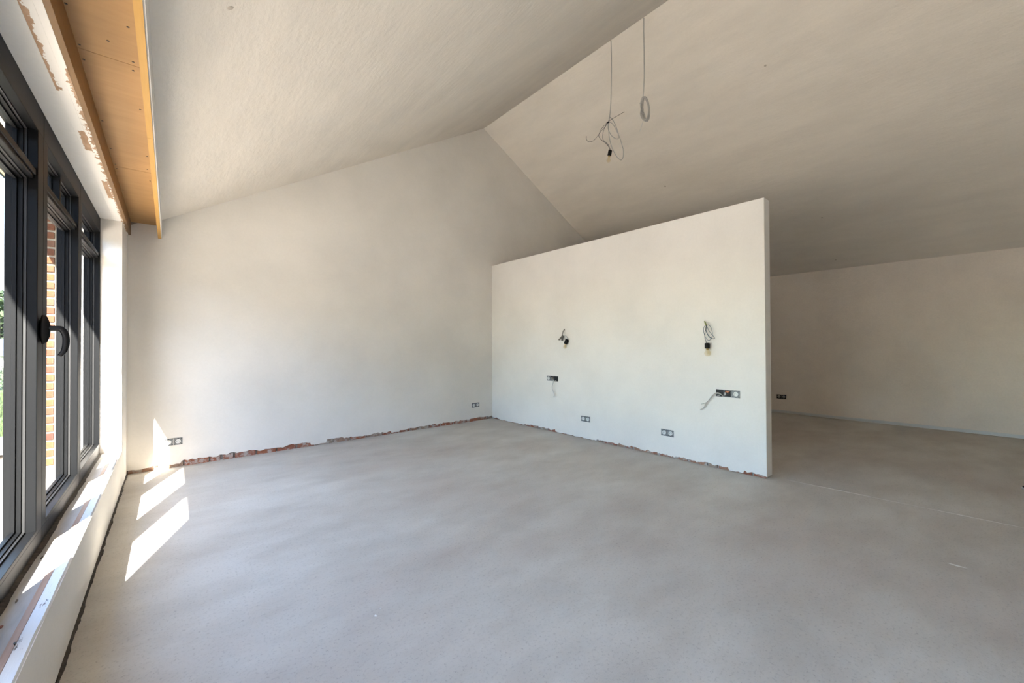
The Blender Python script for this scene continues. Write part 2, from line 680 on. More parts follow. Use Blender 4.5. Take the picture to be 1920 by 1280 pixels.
ce = MB()
xl = -0.080
ce.prism([(xl, ceil_z(xl)), (RX, RZ), (WX+0.25, ceil_z(WX+0.25)), (WX+0.25, ceil_z(WX+0.25)+0.3), (RX, RZ+0.3), (xl, ceil_z(xl)+0.3)], 1, FY-0.25, BY+0.25)
ceil = ce.build('ceiling', 'plaster_ceiling')
tag(ceil, 'white plastered pitched ceiling, two slopes meeting at a ridge', 'ceiling', kind='structure')
MB().box(-0.70, xl-0.005, FY-0.25, BY+0.25, 2.402, 2.80).build('eave_block', 'plaster', ceil)

# small round stains on the slopes
for (x, y) in ((4.863, 1.489), (7.027, 1.467), (7.89, 1.48), (5.832, 3.173), (0.187, 1.994)):
    n_ = Vector((SR, 0, 1)).normalized() if x > RX else Vector((-SL, 0, 1)).normalized()
    r_ = 0.011 + 0.006*((x*7) % 1)
    MB().lathe([(r_, 0.0004), (r_*0.9, 0.0012), (0.0005, 0.0015)], (x, y, ceil_z(x)), -n_, 10, False).build('stain', 'ceiling_stain', ceil)

bb = MB()
bb.box(WX-0.010, WX-0.0005, FY+0.01, BY-0.005, 0.004, 0.038)
bb.box(WX-0.013, WX-0.0005, FY+0.01, BY-0.005, 0.041, 0.046)
bo = bb.build('baseboard_right', 'white_paint')
tag(bo, 'thin white skirting strip along the foot of the right wall', 'baseboard', kind='structure')

# ------------------------------------------------------------------ left wall with the window opening
wl = MB()
XB = -0.66
# knee wall below the window, down to the floor, with a slightly wavy inner face
kn = sm_noise(31)
wl.box(XB, LX, FY-0.1, VY0, 0.0, 2.40)
wl.box(XB, LX, VY1, WY0, 0.0, 2.40)
wl.box(XB, LX, VY0, VY1, 0.012, SILL-0.006)
wl.box(XB, -0.358, VY0, VY1, SOF, 2.40)
wl.box(XB, LX, WY1, BY+0.2, 0.0, 2.40)
wl.box(XB, LX, WY0, WY1, 0.012, SILL-0.006)
wl.box(XB, -0.358, WY0, WY1, SOF, 2.40)
wall_left = wl.build('wall_left', 'plaster')
tag(wall_left, 'white plastered window wall with a low knee wall and deep reveal', 'wall', kind='structure')
# white scuffed plaster ledge on top of the knee wall
led = MB()
vs, fs = [], []
y = WY0
rows = []
while y < WY1:
    rows.append(y)
    y += 0.04
rows.append(WY1)
for y in rows:
    e1 = LX - 0.001 - 0.002*kn(y*8)
    vs += [(-0.3435, y, SILL-0.012), (-0.3435, y, SILL+0.001), (e1-0.004, y, SILL+0.002*kn(y*12)), (e1, y, SILL-0.005), (e1, y, SILL-0.012)]
for i in range(len(rows)-1):
    for k in range(4):
        fs.append((i*5+k, i*5+k+1, (i+1)*5+k+1, (i+1)*5+k))
led.add(vs, fs).build('plaster_ledge', 'ledge_plaster', wall_left)

# sill build-up
t1 = empty('trim_1', (-0.39, 3.2, SILL))
tag(t1, 'unfinished window ledge with a bare wood strip and pale sill board', 'window sill', kind='structure')
put(MB().box(-0.3625, -0.3445, WY0+0.01, WY1-0.004, SILL-0.03, SILL+0.0015).build('wood_strip', 'strip_wood'), t1, t1.location)
put(MB().box(-0.428, -0.3637, WY0+0.01, WY1-0.004, SILL-0.03, SILL-0.003).build('sill_board', 'sill_board'), t1, t1.location)
fm = MB()
vs, fs = [], []
for i, y in enumerate(rows):
    w = 0.004 + 0.010*kn(y*6+50)*kn(y*17+3)
    vs += [(-0.4365, y, SILL-0.03), (-0.4365, y, SILL+0.006*kn(y*15)), (-0.428+w, y, SILL-0.0025), (-0.428+w, y, SILL-0.03)]
for i in range(len(rows)-1):
    for k in range(3):
        fs.append((i*4+k, i*4+k+1, (i+1)*4+k+1, (i+1)*4+k))
put(fm.add(vs, fs).build('foam_seal', 'foam'), t1, t1.location)

# ragged dark edge strip where the screed meets the knee wall
ed = MB()
vs, fs = [], []
y = FY + 0.02
rows2 = []
while y < BY-0.02:
    rows2.append(y)
    y += 0.018
ke = sm_noise(41)
for y in rows2:
    w = 0.008 + 0.012*ke(y*7) * ke(y*31+7)
    h = 0.006 + 0.010*ke(y*11+20)
    vs += [(LX-0.01, y, h+0.004), (LX+w*0.5, y, h*0.8), (LX+w, y, -0.002)]
for i in range(len(rows2)-1):
    for k in range(2):
        fs.append((i*3+k, i*3+k+1, (i+1)*3+k+1, (i+1)*3+k))
es = ed.add(vs, fs).build('trim_3', 'foam')
tag(es, 'dark ragged insulation edge between screed floor and window wall', 'edge strip', kind='structure')

# ------------------------------------------------------------------ lintel underside and wooden curtain recess
t2 = empty('trim_2', (-0.2, 3.0, 2.3))
tag(t2, 'open plywood recess above the window, framed by bare wood boards', 'ceiling recess', kind='structure')


def T2(mbx, name, mat, **kw):
    return put(mbx.build(name, mat, **kw), t2, t2.location)


Y0 = FY + 0.02
T2(MB().box(-0.3572, -0.322, Y0, WY1+0.002, SOF-0.001, SOF+0.03), 'painted_board', 'torn_paint')
T2(MB().box(-0.3212, -0.2992, Y0, BY-0.004, SOF-0.0025, SOF+0.03), 'painted_board', 'torn_paint')
T2(MB().box(-0.2992, -0.281, Y0, BY-0.004, SOF-0.001, 2.398), 'side_board', 'board_wood')
for (a, c2) in ((Y0, 0.95), (0.952, 2.312), (2.314, 3.674), (3.676, BY-0.012)):
    T2(MB().box(-0.281, -0.089, a, c2, 2.386, 2.400), 'plywood_panel', 'plywood')
for (a, c2, dz) in ((Y0, 2.745, 0.0), (2.750, BY-0.004, 0.0015)):
    T2(MB().box(-0.089, -0.066, a, c2, 2.262+dz, 2.46), 'lath', 'lath_wood')
T2(MB().box(-0.066, -0.060, Y0, BY-0.004, 2.270, 2.462), 'plaster_edge', 'plaster')
scr = [(-0.281+0.006, 2.041), (-0.12, 2.045), (-0.272, 2.285), (-0.272, 2.393), (-0.118, 2.283), (-0.121, 2.354), (-0.114, 2.721),
       (-0.271, 2.982), (-0.271, 3.367), (-0.27, 3.64), (-0.11, 3.366), (-0.116, 3.608), (-0.109, 3.849), (-0.184, 2.186), (-0.27, 3.72),
       (-0.11, 4.2), (-0.27, 4.2), (-0.27, 1.6), (-0.12, 1.6)]
for (x, y) in scr:
    s_ = MB().lathe([(0.0045, 0), (0.0045, 0.0012), (0.002, 0.0016)], (0, 0, 0), (0, 0, -1), 8)
    o = s_.build('screw', 'screw_dark')
    o.location = (x, y, 2.386)
    put(o, t2, t2.location)

# ------------------------------------------------------------------ windows
ZT0, ZT1 = 1.932, 1.985          # transom
ZB = 0.410                       # top of bottom rail
ZH = 2.145                       # underside of head


def window(name, ya, yb, jl, jr, label, bar=None, handle=False):
    """ya..yb overall, jl / jr the jamb widths at near and far side"""
    org = (XF, (ya+yb)/2, SILL)
    w = empty(name, org)
    tag(w, label, 'window', kind='structure')

    def P(mbx, nm, mat, parent=None, **kw):
        return put(mbx.build(nm, mat, **kw), w, org)
    y0, y1 = ya+jl, yb-jr
    fr = MB()
    g = 0.0008
    fr.box(XO, XF, ya+g, y0, SILL-0.008, SOF-0.001)
    fr.box(XO, XF, y1, yb-g, SILL-0.008, SOF-0.001)
    P(fr, 'jambs', 'frame_metal', bevel=0.0025)
    P(MB().box(XO, XF+0.0006, ya+0.004, yb-0.004, SILL-0.008, ZB-0.018).prism(
        [(XO, ZB-0.03), (XF+0.0006, ZB-0.0185), (XF+0.0006, ZB), (XO+0.03, ZB-0.006)], 1, y0-0.003, y1+0.003), 'bottom_rail', 'frame_metal', bevel=0.002)
    P(MB().box(XO, XF+0.0006, ya+0.004, yb-0.004, ZH, SOF-0.001), 'head_rail', 'frame_metal', bevel=0.002)
    P(MB().box(XO, XF-0.012, y0-0.003, y1+0.003, ZT0, ZT1).box(XF-0.0125, XF-0.006, y0-0.001, y1+0.001, ZT0+0.014, ZT1-0.012), 'transom', 'frame_metal', bevel=0.003)
    # dark strip painting the shade of the frame groove, glazing beads, lower and upper light
    for (za, zb) in ((ZB, ZT0), (ZT1, ZH)):
        for nm, mat, xa, xb2, d in (('dark_recess', 'dark_recess', -0.4775, -0.4685, 0.004), ('glazing_bead', 'frame_metal', -0.514, -0.4785, 0.010), ('glazing_bead', 'frame_metal', -0.505, -0.494, 0.017)):
            r_ = MB()
            r_.box(xa, xb2, y0-0.001, y0+d, za, zb).box(xa, xb2, y1-d, y1+0.001, za, zb)
            r_.box(xa, xb2, y0+d, y1-d, za-0.001, za+d).box(xa, xb2, y0+d, y1-d, zb-d, zb+0.001)
            P(r_, nm, mat)
        P(MB().box(-0.511, -0.506, y0+0.006, y1-0.006, za+0.006, zb-0.006), 'pane', 'window_glass')
    if bar:
        P(MB().box(-0.514, -0.462, bar-0.016, bar+0.016, ZT1, ZH).box(-0.502, -0.49, bar-0.022, bar+0.022, ZT1, ZH), 'glazing_bar', 'frame_metal', bevel=0.002)
    if handle:
        hy, hz = y1 + 0.045, 1.280
        hd = MB()
        pr = [(0.0001, 0.0), (0.6, 0.0), (1.0, 0.006), (1.0, 0.012), (0.85, 0.022), (0.45, 0.030), (0.0001, 0.032)]
        seg = 24
        vs, fs = [], []
        for (q, h_) in pr:
            for k in range(seg):
                a = 2*math.pi*k/seg
                vs.append((XF + h_, hy + 0.022*q*math.cos(a), hz + 0.066*q*math.sin(a)))
        for i in range(len(pr)-1):
            for k in range(seg):
                k2 = (k+1) % seg
                fs.append((i*seg+k, i*seg+k2, (i+1)*seg+k2, (i+1)*seg+k))
        hobj = P(hd.add(vs, fs), 'handle', 'black_plastic', smooth=True)
        hx = XF + 0.024
        lv = MB().tube([(hx, hy, hz+0.006), (hx+0.025, hy, hz+0.006), (hx+0.040, hy, hz+0.003), (hx+0.052, hy+0.002, hz-0.022),
                        (hx+0.054, hy+0.003, hz-0.06), (hx+0.048, hy+0.003, hz-0.095), (hx+0.034, hy+0.003, hz-0.118)], lambda s: 0.0120 - 0.004*max(0, s-0.7)/0.3, 10, 5)
        lo = lv.build('lever', 'black_plastic', smooth=True)
        lo.parent = hobj
        lo.location = Vector(lo.location) - Vector(hobj.location) - Vector(org)
    return w


window('added_window_5', VY0, -1.076, 0.06, 0.06, 'unseen dark framed window light added for daylight behind the viewer, farther back')  # panes of the unseen opening, added to brighten the room
window('added_window_6', -1.074, VY1, 0.06, 0.06, 'unseen dark framed window light added for daylight just behind the viewer')
window('window_4', WY0, 1.782, 0.06, 0.080, 'dark framed window light beside the viewer, before the one with the handle')
window('window_1', 1.784, 2.758, 0.096, 0.098, 'dark framed window light with the black lever handle', handle=True)
window('window_2', 2.760, 3.738, 0.079, 0.060, 'dark framed window light showing sunlit bricks outside', bar=3.30)
window('window_3', 3.740, WY1, 0.060, 0.018, 'farthest dark framed window light beside the white reveal')

# ------------------------------------------------------------------ outside
wout = MB().box(-0.895, -0.684, 4.732, 5.30, 0.0, 2.50).build('wall_outside', 'facade_mortar')
tag(wout, 'sunlit brick pier outside with pale mortar, seen through the middle window', 'wall', kind='structure')
z = 0.285
k = 0
while z < 2.48:
    lens = (0.205,) if k % 2 == 0 else (0.150, 0.045)
    xx = -0.688
    for L in lens:
        ob = MB().box(-L, 0, 0, 0.03, 0, 0.050).build('brick', 'brick_facade', wout, bevel=0.004)
        ob.location = (xx - rnd.uniform(0, 0.003), 4.722 + rnd.uniform(-0.002, 0.003), z)
        xx -= L + 0.012
    z += 0.0655
    k += 1
MB().box(-0.684, -0.655, 4.735, 5.2, 0.2, 2.5).build('reveal_strip', 'facade_mortar', wout)
wou2 = MB().box(-0.930, -0.66, 0.055, 0.725, -0.1, 2.50).build('wall_outside', 'brick_facade')
tag(wou2, 'brick pier outside at the near end of the window, out of view', 'wall', kind='structure')
osl = MB().prism([(-0.53, 0.20), (-0.53, 0.300), (-0.76, 0.275), (-0.76, 0.20)], 1, 0.74, 4.72).build('outer_sill', 'stone_pale')
tag(osl, 'pale stone outer window sill sloping outwards', 'sill', kind='structure')
oh = MB().box(-0.955, -0.60, -3.0, 9.0, 2.50, 2.62).build('roof_overhang', 'soffit_wood')
tag(oh, 'wooden underside of the roof overhang outside the window', 'roof overhang', kind='structure')
MB().box(-0.975, -0.956, -3.0, 9.0, 2.505, 2.66).build('fascia', 'frame_metal', oh)

gr = MB().box(-60, LX-0.36, FY-0.26, 8.25, -0.25, -0.03).box(-60, 60, -40, FY-0.26, -0.25, -0.03).build('ground', 'sand')
tag(gr, 'bare sandy building ground outside the window', 'ground', kind='structure')
lawn = MB().box(-80, 40, 8.25, 90, -0.25, -0.02)
lo = lawn.build('lawn', 'grass')
tag(lo, 'mown green lawn beyond the grey deck', 'lawn', kind='structure')
bl = MB()
vs, fs = [], []
for i in range(7000):
    y = rnd.uniform(8.3, 17)
    x = -y*0.2 + rnd.uniform(-0.9, 0.9)
    h_ = rnd.uniform(0.03, 0.07)
    a = rnd.uniform(0, 6.28)
    w = 0.006
    n = len(vs)
    vs += [(x-w*math.cos(a), y-w*math.sin(a), -0.021), (x+w*math.cos(a), y+w*math.sin(a), -0.021), (x+rnd.uniform(-.02, .02), y+rnd.uniform(-.02, .02), h_)]
    fs.append((n, n+1, n+2))
ob = bl.add(vs, fs).build('grass_blades', 'grass', lo)
ob['kind'] = 'stuff'

dk = empty('garden_deck', (-1.7, 7.6, -0.03))
tag(dk, 'low grey plank deck between the rubble and the lawn', 'deck')
for i in range(8):
    o = MB().box(-3.6, -0.9, 7.02+i*0.15, 7.02+i*0.15+0.142, 0.02, 0.055).build('plank', 'deck', bevel=0.003)
    put(o, dk, dk.location)
put(MB().box(-3.55, -0.95, 7.06, 8.2, -0.035, 0.02).build('joist_frame', 'foam'), dk, dk.location)


def rock(name, c, s, mat, label):
    bm = bmesh.new()
    bmesh.ops.create_icosphere(bm, subdivisions=2, radius=1)
    r = random.Random(hash(name+label) % 1000 + int(c[0]*100))
    r = random.Random(int(abs(c[0]*1000)+c[1]*77))
    for v_ in bm.verts:
        k = r.uniform(0.8, 1.1)
        v_.co = Vector((v_.co.x*s[0]*k, v_.co.y*s[1]*k, max(-0.5, v_.co.z)*s[2]*k))
    me = bpy.data.meshes.new(name)
    bm.to_mesh(me)
    bm.free()
    o = bpy.data.objects.new(name, me)
    COL.objects.link(o)
    me.materials.append(MATS[mat])
    o.location = (c[0], c[1], c[2] + 0.42*s[2])
    tag(o, label, 'rock', 'rubble outside the window')
    return o


rock('garden_rock', (-1.23, 6.12, -0.03), (0.10, 0.12, 0.10), 'stone_grey', 'pale grey rounded rock lying before the deck')
rock('garden_rock', (-1.36, 6.45, -0.03), (0.13, 0.10, 0.08), 'stone_pale', 'sandy coloured flat rock nearest the deck')
rock('garden_rock', (-1.12, 5.55, -0.03), (0.09, 0.07, 0.03), 'stone_pale', 'small low sandy stone nearest the window')


def foliage(name, mat, centre, rad, n, leaf, seed, parent):
    r = random.Random(seed)
    vs, fs = [], []
    for i in range(n):
        while True:
            p = Vector((r.uniform(-1, 1), r.uniform(-1, 1), r.uniform(-1, 1)))
            if 0.45 < p.length < 1.0:
                break
        p = Vector((p.x*rad[0], p.y*rad[1], p.z*rad[2])) + Vector(centre)
        a = Vector((r.gauss(0, 1), r.gauss(0, 1), r.gauss(0, 1))).normalized()*leaf*r.uniform(.6, 1.3)
        b2 = a.cross(Vector((r.gauss(0, 1), r.gauss(0, 1), r.gauss(0, 1)))).normalized()*leaf*0.4
        k = len(vs)
        vs += [p-a, p+b2, p+a, p-b2]
        fs.append((k, k+1, k+2, k+3))
    return MB().add(vs, fs).build(name, mat, parent)


hg = empty('garden_hedge', (-3.7, 18.4, 0))
tag(hg, 'grey green flowering hedge beyond the lawn', 'hedge')
fo = foliage('foliage', 'leaf_grey', (-10.2, 18.4, 0.32), (8.7, 0.8, 0.55), 19000, 0.05, 3, None)
put(fo, hg, hg.location)
fo = foliage('blossoms', 'blossom', (-10.0, 18.3, 0.80), (8.2, 0.6, 0.14), 1800, 0.06, 4, None)
put(fo, hg, hg.location)
for (tx, ty, th, tr_, lab) in ((-9.6, 46, 5.2, 2.6, 'tall dark tree nearest behind the neighbouring roof'), (-11.2, 58, 4.0, 3.2, 'broad lower tree farther off behind the neighbouring roof'),
                                (-19.5, 44, 5.6, 3.4, 'tall tree standing farther left than the neighbouring house'), (-27.0, 40, 4.6, 3.6, 'round tree at the far left end of the garden')):
    tr = empty('garden_tree', (tx, ty, 0))
    tag(tr, lab, 'tree', 'trees far behind the garden')
    put(foliage('crown', 'leaf', (tx, ty, th*0.62), (tr_*1.1, tr_, th*0.40), 5000, 0.22, 5+int(ty), None), tr, tr.location)
    put(MB().tube([(tx, ty, -0.05), (tx+0.1, ty, th*0.35), (tx, ty, th*0.7)], lambda s: 0.22-0.14*s, 8, 3).build('trunk', 'bark'), tr, tr.location)
# unseen belt of trees, added to screen bright sky on the sun's side (behind the viewer's left shoulder)
tb = MB()
vs, fs = [], []
rb = random.Random(77)
for i in range(26):
    a = math.radians(-8 + 78*i/25)             # seen from the window, turning from straight back towards the left
    d = 13.5 + rb.uniform(-0.8, 0.8)
    cx, cy_ = -0.5 - d*math.sin(a), 3.0 - d*math.cos(a)
    hh = rb.uniform(4.3, 5.5)
    for k in range(520):
        p = Vector((cx + rb.gauss(0, 0.55), cy_ + rb.gauss(0, 0.55), rb.uniform(0, hh)))
        a1 = Vector((rb.gauss(0, 1), rb.gauss(0, 1), rb.gauss(0, 1))).normalized()*rb.uniform(0.12, 0.26)
        b1 = a1.cross(Vector((rb.gauss(0, 1), rb.gauss(0, 1), rb.gauss(0, 1)))).normalized()*0.14
        q = len(vs)
        vs += [p-a1, p+b1, p+a1, p-b1]
        fs.append((q, q+1, q+2, q+3))
tbo = tb.add(vs, fs).build('sky_screen_trees', 'leaf')
tag(tbo, 'unseen leafy tree belt added behind the viewer to screen the sky glow', 'trees', kind='stuff')
hs = empty('neighbour_house', (-9.0, 38, 0))
tag(hs, 'low neighbouring house with a blue grey pitched roof', 'house')
put(MB().box(-13, -7.0, 36.5, 40, -0.05, 0.75).build('house_wall', 'house_wall'), hs, hs.location)
put(MB().prism([(36.2, 0.72), (40.3, 0.72), (38.25, 1.75)], 0, -13.3, -6.7).build('roof', 'slate'), hs, hs.location)

# ------------------------------------------------------------------ electrics
def gang(parent, org, X, Y, Z, along, out, kind, dark=False):
    """one 71 mm module. along / out: unit vectors of the wall. Returns nothing."""
    c0 = Vector((X, Y, Z))
    al, ou, up = Vector(along), Vector(out), Vector((0, 0, 1))

    def at(a, o_, u):
        return c0 + al*a + ou*o_ + up*u

    def bx(mbx, a0, a1, u0, u1, o0, o1):
        vs = [at(a, o_, u) for u in (u0, u1) for o_ in (o0, o1) for a in (a0, a1)]
        mbx.add(vs, [(0, 2, 3, 1), (4, 5, 7, 6), (0, 1, 5, 4), (2, 6, 7, 3), (0, 4, 6, 2), (1, 3, 7, 5)])
        return mbx

    def P(mbx, nm, mat, **kw):
        return put(mbx.build(nm, mat, **kw), parent, org)
    hw = 0.0345
    if kind == 'socket':
        # perforated metal plate with a round opening
        pl = MB()
        seg = 24
        vs, fs = [], []
        for k in range(seg):
            a = 2*math.pi*k/seg
            ca, sa = math.cos(a), math.sin(a)
            q = hw/max(abs(ca), abs(sa))
            vs += [at(0.0255*ca, 0.005, 0.0255*sa), at(q*ca, 0.005, q*sa), at(q*ca, 0.0005, q*sa), at(0.0255*ca, 0.0005, 0.0255*sa)]
        for k in range(seg):
            k2 = (k+1) % seg
            for j in range(4):
                fs.append((k*4+j, k*4+(j+1) % 4, k2*4+(j+1) % 4, k2*4+j))
        plate = P(pl.add(vs, fs), 'mounting_plate', 'plate_black' if dark else 'zinc')
        for (a, u) in ((0.027, 0.027), (-0.027, 0.027), (0.027, -0.027), (-0.027, -0.027), (0.0, 0.0295), (0.0, -0.0295)):
            s_ = bx(MB(), a-0.005, a+0.005, u-0.0026, u+0.0026, 0.0045, 0.0056).build('slot', 'dark_recess')
            s_.parent = plate
            s_.location = Vector(s_.location) - Vector(plate.location) - Vector(org)
        # black shadow ring and white cup
        P(MB().lathe([(0.0255, 0.0008), (0.0255, 0.0035), (0.0225, 0.0035), (0.0225, 0.0008)], at(0, 0, 0), ou, 24, False), 'ring', 'dark_recess')
        cup = P(MB().lathe([(0.0225, 0.0006), (0.0225, 0.0085), (0.0195, 0.0090), (0.0190, 0.0025), (0.0001, 0.0020)], at(0, 0, 0), ou, 24, False), 'socket_cup',
                'socket_white' if not dark else 'cable_grey', smooth=False)
        for a in (-0.0095, 0.0095):
            ph = MB().lathe([(0.0027, 0.002), (0.0027, 0.0032)], at(a, 0, 0), ou, 8).build('pin_hole', 'dark_recess')
            ph.parent = cup
            ph.location = -Vector(cup.location) - Vector(org)
        pn = MB().lathe([(0.0022, 0.002), (0.0022, 0.0085)], at(0, 0, 0.010), ou, 8).build('earth_pin', 'zinc')
        pn.parent = cup
        pn.location = -Vector(cup.location) - Vector(org)
    else:
        fr = MB()
        bx(fr, -hw, hw, hw-0.005, hw, 0.0005, 0.006)
        bx(fr, -hw, hw, -hw, -hw+0.005, 0.0005, 0.006)
        bx(fr, -hw, -hw+0.005, -hw+0.005, hw-0.005, 0.0005, 0.006)
        bx(fr, hw-0.005, hw, -hw+0.005, hw-0.005, 0.0005, 0.006)
        P(fr, 'box_rim', 'zinc' if kind != 'open_black' else 'plate_black')
        P(bx(MB(), -hw+0.005, hw-0.005, -hw+0.005, hw-0.005, 0.0004, 0.0015), 'box_interior', 'dark_recess')
        if kind == 'open_wires':
            P(MB().tube([at(-0.02, 0.003, 0.01), at(-0.01, 0.008, 0.022), at(0.006, 0.008, 0.016), at(0.018, 0.005, 0.024)], 0.004, 6), 'wire', 'copper')
            P(MB().tube([at(-0.018, 0.003, 0.024), at(0.0, 0.009, 0.010), at(0.02, 0.004, 0.004)], 0.003, 6), 'wire', 'copper')
            P(MB().tube([at(-0.02, 0.003, -0.015), at(0.0, 0.009, -0.006), at(0.02, 0.004, -0.018)], 0.003, 6), 'wire', 'wire_dark')
            P(bx(MB(), -0.028, -0.016, -0.02, 0.008, 0.001, 0.006), 'clamp', 'cable_grey')
        elif kind == 'open_grey':
            P(MB().lathe([(0.020, 0.001), (0.020, 0.005), (0.012, 0.007), (0.0001, 0.007)], at(0, 0, 0), ou, 16, False), 'module', 'connector')
            P(bx(MB(), -0.012, 0.006, -0.004, 0.014, 0.006, 0.009), 'clamp', 'cable_grey')
            P(bx(MB(), -0.028, 0.028, -0.026, -0.018, 0.002, 0.006), 'clamp', 'cable_white')
        else:
            P(bx(MB(), -0.022, 0.0, -0.028, -0.024, 0.0015, 0.006), 'clamp', 'cable_grey')


def outlet(name, centre, along, out, kinds, label, dark=False, group='uncovered wall sockets'):
    o = empty(name, centre)
    tag(o, label, 'socket', group)
    n = len(kinds)
    for i, kd in enumerate(kinds):
        d = (i-(n-1)/2)*0.072
        c_ = Vector(centre) + Vector(along)*d
        gang(o, centre, c_.x, c_.y, c_.z, along, out, kd, dark)
    return o


A_B, O_B = (1, 0, 0), (0, -1, 0)
A_P, O_P = (0, -1, 0), (-1, 0, 0)
outlet('wall_socket', (0.030, BY, 0.256), A_B, O_B, ['socket']*2, 'double socket without cover plate beside the sun patch on the gable wall')
outlet('wall_socket', (3.698, BY, 0.254), A_B, O_B, ['socket']*2, 'double socket without cover plate on the gable wall near the partition corner')
outlet('wall_socket', (PX, 3.296, 0.256), A_P, O_P, ['socket']*2, 'low double socket on the partition nearer the gable wall')
outlet('wall_socket', (PX, 2.192, 0.258), A_P, O_P, ['socket']*2, 'low double socket on the partition nearer its free end')
ol = outlet('wall_socket', (PX, 3.875, 0.736), A_P, O_P, ['socket', 'open_grey', 'open_black'], 'triple socket box with one short dangling cable, nearer the gable wall')
orr = outlet('wall_socket', (PX, 1.580, 0.730), A_P, O_P, ['open_black', 'open_wires', 'socket'], 'triple socket box with copper wires and two grey cables near the partition end')
outlet('wall_socket', (WX, 2.288, 0.280), A_P, O_P, ['socket']*2, 'dark double socket on the shaded right wall beside the partition', True)

L3_CABLE = [(4.032, 3.860, 0.722), (4.018, 3.842, 0.700), (3.995, 3.841, 0.644), (3.995, 3.842, 0.598), (4.015, 3.830, 0.534), (4.015, 3.820, 0.507), (4.005, 3.833, 0.493)]
R3_CABLE1 = [(4.031, 1.617, 0.695), (4.015, 1.646, 0.728), (4.005, 1.679, 0.728), (4.000, 1.722, 0.685), (4.005, 1.762, 0.634), (4.005, 1.820, 0.608)]
R3_CABLE2 = [(4.031, 1.627, 0.713), (4.010, 1.681, 0.721), (4.005, 1.731, 0.668), (4.010, 1.772, 0.621), (4.015, 1.798, 0.575), (4.005, 1.828, 0.552)]
put(MB().tube(L3_CABLE, 0.0045, 8, 5).build('cable', 'cable_white', smooth=True), ol, ol.location)
put(MB().tube(R3_CABLE1, 0.004, 8, 5).build('cable', 'cable_grey', smooth=True), orr, orr.location)
put(MB().tube(R3_CABLE2, 0.004, 8, 5).build('cable', 'cable_grey', smooth=True), orr, orr.location)


def lamp_end(root, holder, bulb, rh=0.022, rb=0.028):
    """black lamp holder and clear filament bulb between the given points"""
    a, c_ = Vector(holder[0]), Vector(holder[1])
    ax = (c_-a).normalized()
    L = (c_-a).length
    put(MB().lathe([(rh*0.55, -0.004), (rh*0.9, 0.0), (rh, 0.005), (rh, L-0.002), (rh*0.92, L)], a, ax, 18).build('lamp_holder', 'black_plastic', smooth=False), root, root.location)
    p, q = Vector(bulb[0]), Vector(bulb[1])
    bx_ = (q-p).normalized()
    B = (q-p).length
    prof = [(0.013, -0.004), (0.014, 0.006)]
    for i in range(11):
        s = i/10
        ang = -0.9 + s*(math.pi/2+0.9)
        prof.append((max(0.0004, rb*math.cos(ang)), B-rb + rb*math.sin(ang)))
    gl = MB().lathe(prof, p, bx_, 18, False).build('bulb', 'bulb_glass', smooth=True)
    put(gl, root, root.location)
    col = MB().lathe([(0.0125, -0.003), (0.0135, 0.010), (0.006, 0.014)], p, bx_, 14).build('bulb_cap', 'brass', smooth=True)
    col.parent = gl
    col.location = -Vector(gl.location) - Vector(root.location)
    fil = MB()
    side = bx_.cross(Vector((0.3, 1, 0.2))).normalized()
    for k in range(4):
        sd = Matrix.Rotation(k*math.pi/2, 3, bx_) @ side
        fil.tube([p+bx_*0.016+sd*0.004, p+bx_*(B-rb*0.7)+sd*0.010], 0.0018, 5, 1)
    fo_ = fil.build('filament', 'amber')
    fo_.parent = gl
    fo_.location = -Vector(gl.location) - Vector(root.location)


def wires(root, lst):
    for nm, pts_, r_, mat in lst:
        put(MB().tube(pts_, r_, 7, 6).build(nm, mat, smooth=True), root, root.location)


# pendant one, on the ridge
p1 = empty('pendant_lamp', (3.887, 2.765, 4.722))
tag(p1, 'grey ceiling cable with tied loops and a bare bulb hanging from the ridge', 'pendant lamp')
wires(p1, [
    ('cable', [(3.887, 2.765, 4.720), (3.887, 2.762, 4.505), (3.887, 2.768, 4.192), (3.887, 2.776, 3.969), (3.887, 2.792, 3.850), (3.887, 2.811, 3.794)], 0.0055, 'cable_grey'),
    ('cable_loop', [(3.897, 2.800, 3.855), (3.917, 2.772, 3.814), (3.927, 2.735, 3.726), (3.927, 2.699, 3.611), (3.907, 2.693, 3.558), (3.887, 2.723, 3.569), (3.867, 2.760, 3.615), (3.867, 2.797, 3.693), (3.887, 2.814, 3.783)], 0.005, 'cable_grey'),
    ('cable_loop', [(3.887, 2.811, 3.782), (3.867, 2.790, 3.640), (3.847, 2.747, 3.491), (3.857, 2.696, 3.363), (3.887, 2.652, 3.294), (3.917, 2.637, 3.322), (3.937, 2.645, 3.418), (3.937, 2.670, 3.515), (3.937, 2.699, 3.601), (3.927, 2.735, 3.688), (3.907, 2.765, 3.757), (3.887, 2.796, 3.788)], 0.004, 'cable_grey'),
    ('wire', [(3.887, 2.826, 3.795), (3.857, 2.881, 3.737), (3.857, 2.925, 3.678), (3.867, 2.905, 3.622), (3.887, 2.843, 3.553), (3.887, 2.798, 3.485), (3.887, 2.786, 3.450)], 0.0025, 'wire_dark'),
    ('wire', [(3.887, 2.823, 3.781), (3.907, 2.895, 3.735), (3.907, 2.904, 3.635), (3.897, 2.851, 3.572), (3.887, 2.806, 3.513), (3.887, 2.791, 3.450)], 0.0025, 'wire_dark'),
    ('wire', [(3.887, 2.826, 3.790), (3.887, 2.871, 3.751), (3.887, 2.907, 3.731), (3.867, 3.003, 3.651), (3.857, 3.070, 3.654), (3.857, 3.108, 3.696), (3.867, 3.120, 3.746)], 0.002, 'wire_dark'),
    ('cable_tie', [(3.872, 2.826, 3.784), (3.877, 2.743, 3.800), (3.887, 2.593, 3.815)], 0.0022, 'black_plastic'),
])
